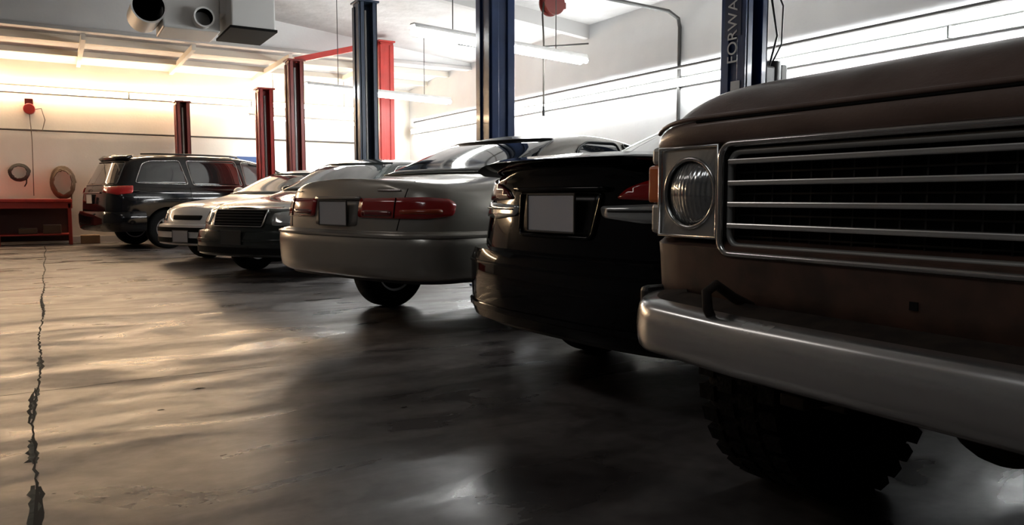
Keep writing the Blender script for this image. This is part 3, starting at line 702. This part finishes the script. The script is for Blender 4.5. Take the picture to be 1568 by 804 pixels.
me.polygons.foreach_set('use_smooth',[True]*len(me.polygons)); me.set_sharp_from_angle(angle=math.radians(30)); D.objects.remove(cut)
V=[];F=[];pv=[(.06,.60),(.02,.61),(.005,.63),(.0,.68),(-.005,.74),(-.01,.775),(.03,.80)]
yy=[-.95,-.93,-.88,-.8,-.6,-.3,0,.3,.6,.8,.88,.93,.95]
for y in yy:
    e=max(0,(abs(y)-.8)/.15); dx=.07*e*e
    for x,z in pv: V.append((x+dx,y,z))
n=len(pv)
for j in range(len(yy)-1):
    for i in range(n-1): F.append((j*n+i,j*n+i+1,(j+1)*n+i+1,(j+1)*n+i))
o=mobj('front_valance',V,F,brownlo,T,smooth=True,sharp=60); m=o.modifiers.new('t','SOLIDIFY'); m.thickness=.01
cyl('valance_hole',(-.0005,.16,.69),(-.004,.16,.69),.012,darkm,T,4)
boxes('grille_cavity',[(.035,.05,-.65,.65,.765,1.035)],darkm,T)
def rrect(y0,y1,z0,z1,r,x,n=6):
    pts=[]
    for cy,cz_,a0 in ((y1-r,z1-r,0),(y0+r,z1-r,90),(y0+r,z0+r,180),(y1-r,z0+r,270)):
        for i in range(n+1):
            a=math.radians(a0+90*i/n); pts.append((x,cy+r*math.cos(a),cz_+r*math.sin(a)))
    return pts
tube('grille_frame_outer',rrect(-.66,.66,.762,1.032,.035,-.006),.009,chrome,T,True)
tube('grille_frame_inner',rrect(-.64,.64,.782,1.012,.03,.008),.008,bez,T,True)
bars=[]
for z in (.988,.936,.884,.832): bars.append((-.006,.03,-.64,.64,z-.0065,z+.0065))
boxes('grille_bars',bars,greym,T,.003)
fine=[(.024,.032,-.63+i*.0525,-.626+i*.0525,.785,1.01) for i in range(25)]
boxes('grille_verticals',fine,grblack,T)
boxes('grille_fine_bars',[(.02,.03,-.63,.63,z-.002,z+.002) for z in (.962,.910,.858,.806)],grblack,T)
for sg in (1,-1):
    cy=sg*.765; zc=.912
    y0,y1,z0,z1=.672,.872,.80,1.03; N=48; V=[];F=[]
    for i in range(N):
        a=2*math.pi*i/N; ca,sa=math.cos(a),math.sin(a)
        tt=min((abs((y1-.765)/ca) if ca>0 else abs((.765-y0)/ca)) if abs(ca)>1e-6 else 9,(abs((z1-zc)/sa) if sa>0 else abs((zc-z0)/sa)) if abs(sa)>1e-6 else 9)
        V+= [(-.004,sg*(.765+ca*tt),zc+sa*tt),(-.008,sg*(.765+ca*.0915),zc+sa*.0915),(.02,sg*(.765+ca*.088),zc+sa*.088),(.05,sg*(.765+ca*tt),zc+sa*tt)]
    for i in range(N):
        j=(i+1)%N
        F+=[(4*i,4*i+1,4*j+1,4*j),(4*i+1,4*i+2,4*j+2,4*j+1),(4*i+3,4*i,4*j,4*j+3)]
    mobj('headlight_bezel',V,F,bez,T)
    tube('bezel_edge',[(-.008,sg*.668,z0),(-.008,sg*.876,z0),(-.008,sg*.876,z1),(-.008,sg*.668,z1)],.006,chrome,T,True)
    R=[(-.008,sg*.765+.0885*math.cos(a),zc+.0885*math.sin(a)) for a in [2*math.pi*i/48 for i in range(48)]]
    tube('headlight_ring',R,.006,chrome,T,True)
    V=[];F=[];n1=10
    for i in range(n1+1):
        r=.084*i/n1; x=-.03+.032*(i/n1)**2
        for j in range(48):
            a=2*math.pi*j/48; V.append((x,cy+r*math.cos(a),zc+r*math.sin(a)))
    for i in range(n1):
        for j in range(48): F.append((i*48+j,i*48+(j+1)%48,(i+1)*48+(j+1)%48,(i+1)*48+j))
    lens=D.materials.get('sealed_beam_lens')
    if not lens:
        lens=M('sealed_beam_lens',(.36,.37,.37),.12,.75,coat=1); l=lens.node_tree
        tcn=l.nodes.new('ShaderNodeTexCoord'); wv=l.nodes.new('ShaderNodeTexWave'); wv.bands_direction='Y'; wv.inputs['Scale'].default_value=26
        b2=l.nodes.new('ShaderNodeBump'); b2.inputs['Strength'].default_value=.3; b2.inputs['Distance'].default_value=.005
        l.links.new(tcn.outputs['Object'],wv.inputs['Vector']); l.links.new(wv.outputs['Fac'],b2.inputs['Height']); l.links.new(b2.outputs[0],l.nodes['Principled BSDF'].inputs['Normal'])
    mobj('headlight_lens',V,F,lens,T,True)
    boxes('corner_marker_light',[(.012,.10,.877,.95,.885,.99)] if sg>0 else [(.012,.10,-.95,-.877,.885,.99)],amber,T,.01)
    boxes('corner_trim',[(.02,.11,min(sg*.88,sg*.945),max(sg*.88,sg*.945),.80,.885),(.02,.11,min(sg*.88,sg*.945),max(sg*.88,sg*.945),.99,1.04)],bez,T,.012)
def bpath(n=80):
    P=[]
    for i in range(n+1):
        t=-1+2*i/n; a=abs(t)*.93; sg=1 if t>=0 else -1
        x=-.15+.02*(a/.9)**2
        if a>.76: x+= .16*((a-.76)/.17)**1.8
        P.append((x,sg*a))
    return P
P=bpath(); pr=[(-.06,.497),(-.02,.499),(.004,.503),(.012,.512),(.016,.53),(.018,.56),(.016,.59),(.012,.612),(.004,.624),(-.008,.630),(-.035,.634),(-.11,.650),(-.11,.642),(-.03,.624),(-.01,.61),(.0,.56),(-.01,.52),(-.06,.505)]
V=[];F=[];n=len(pr);fm=[]
for i,(x,y) in enumerate(P):
    a=P[max(0,i-1)];b_=P[min(len(P)-1,i+1)]; d=Vector((b_[0]-a[0],b_[1]-a[1])).normalized(); nn=Vector((-d.y,d.x))
    lift=.012*max(0,(abs(y)-.5)/.43)
    for o_,z in pr: V.append((x+nn.x*o_,y+nn.y*o_,z+lift))
for i in range(len(P)-1):
    for j in range(n):
        F.append((i*n+j,i*n+(j+1)%n,(i+1)*n+(j+1)%n,(i+1)*n+j)); fm.append(1 if j>=10 else 0)
F+= [tuple(range(n)),tuple(range((len(P)-1)*n,len(P)*n))]; fm+=[1,1]
mobj('front_bumper',V,F,[bumpm,rust],T,True,fm,sharp=50)
for sg in (1,-1):
    boxes('bumper_end_cap',[(-.02,.16,min(sg*.905,sg*.945),max(sg*.905,sg*.945),.50,.655)],blackpl,T,.015)
    tube('tow_hook',[(0,sg*.56,.64),(-.06,sg*.56,.665),(-.12,sg*.56,.70),(-.15,sg*.56,.685),(-.145,sg*.56,.645),(-.13,sg*.56,.62)],.012,rust,T)
    boxes('bumper_bracket',[(-.1,.3,sg*.45-.03,sg*.45+.03,.48,.58)],rust,T,.008)
boxes('gap_filler',[(-.08,.05,-.8,.8,.60,.615)],rust,T)
boxes('chassis_rails',[(.0,5.0,-.46,-.38,.46,.60),(.0,5.0,.38,.46,.46,.60),(.1,.2,-.4,.4,.46,.56)],rust,T,.01)
cyl('front_axle',(.6,-.8,.38),(.6,.8,.38),.045,rust,T,16)
bm=bmesh.new(); bmesh.ops.create_uvsphere(bm,u_segments=20,v_segments=12,radius=.15,matrix=Matrix.Translation((.6,.25,.38))); me=D.meshes.new('d'); bm.to_mesh(me); bm.free(); me.materials.append(rust); me.polygons.foreach_set('use_smooth',[True]*len(me.polygons)); link(D.objects.new('differential',me),T)
boxes('leaf_spring',[(.0,1.3,.40,.47,.42,.45),(.15,1.1,.40,.47,.39,.42),(0,1.3,-.47,-.40,.42,.45)],rust,T,.005)
boxes('inner_wheel_well',[(.1,1.1,-.55,.55,.60,.9)],darkm,T)
for ax in (.6,3.9):
    for sg in(1,-1): wheel(T,ax,sg*.79,.385,.26,sg,6,bez,True,.52)
cabv=[]
for sg in (-1,1):
    for x,z,y in ((1.82,1.08,.93),(1.80,1.22,.90),(2.25,1.72,.70),(2.4,1.76,.68),(3.1,1.76,.68),(3.2,1.72,.70),(3.22,1.08,.93)):
        cabv.append((x,sg*y,z))
F=[(0,1,8,7),(1,2,9,8),(2,3,10,9),(3,4,11,10),(4,5,12,11),(5,6,13,12),(6,0,7,13),(0,1,2,3,4,5,6),(7,8,9,10,11,12,13)]
o=mobj('cab',cabv,F,brown,T); m=o.modifiers.new('b','BEVEL'); m.width=.03; m.segments=3
mobj('windshield',[(1.85,-.76,1.29),(1.85,.76,1.29),(2.19,.63,1.67),(2.19,-.63,1.67)],[(0,1,2,3)],glass,T)
for sg in(1,-1): mobj('door_window',[(2.1,sg*.885,1.27),(3.1,sg*.885,1.27),(3.08,sg*.735,1.66),(2.35,sg*.735,1.66)],[(0,1,2,3)],glass,T)
boxes('bed',[(3.25,5.3,-.94,-.88,.65,1.12),(3.25,5.3,.88,.94,.65,1.12),(5.24,5.3,-.88,.88,.65,1.12),(3.25,3.3,-.88,.88,.65,1.12),(3.25,5.3,-.88,.88,.65,.70)],brown,T,.01)
# ================= CAMERA =================
cam=D.cameras.new('camera'); co=D.objects.new('camera',cam); link(co)
co.location=(0,0,.9); co.rotation_euler=(math.radians(85.08),0,math.radians(-31.3))
cam.sensor_width=36; cam.lens=26.4; cam.clip_start=.02
C.scene.camera=co
w_=D.worlds.new('w'); C.scene.world=w_; w_.use_nodes=True; w_.node_tree.nodes['Background'].inputs[0].default_value=(.02,.02,.022,1); w_.node_tree.nodes['Background'].inputs[1].default_value=.3
C.scene.view_settings.view_transform='Standard'
C.scene.view_settings.look='None'
C.scene.view_settings.exposure=-.1
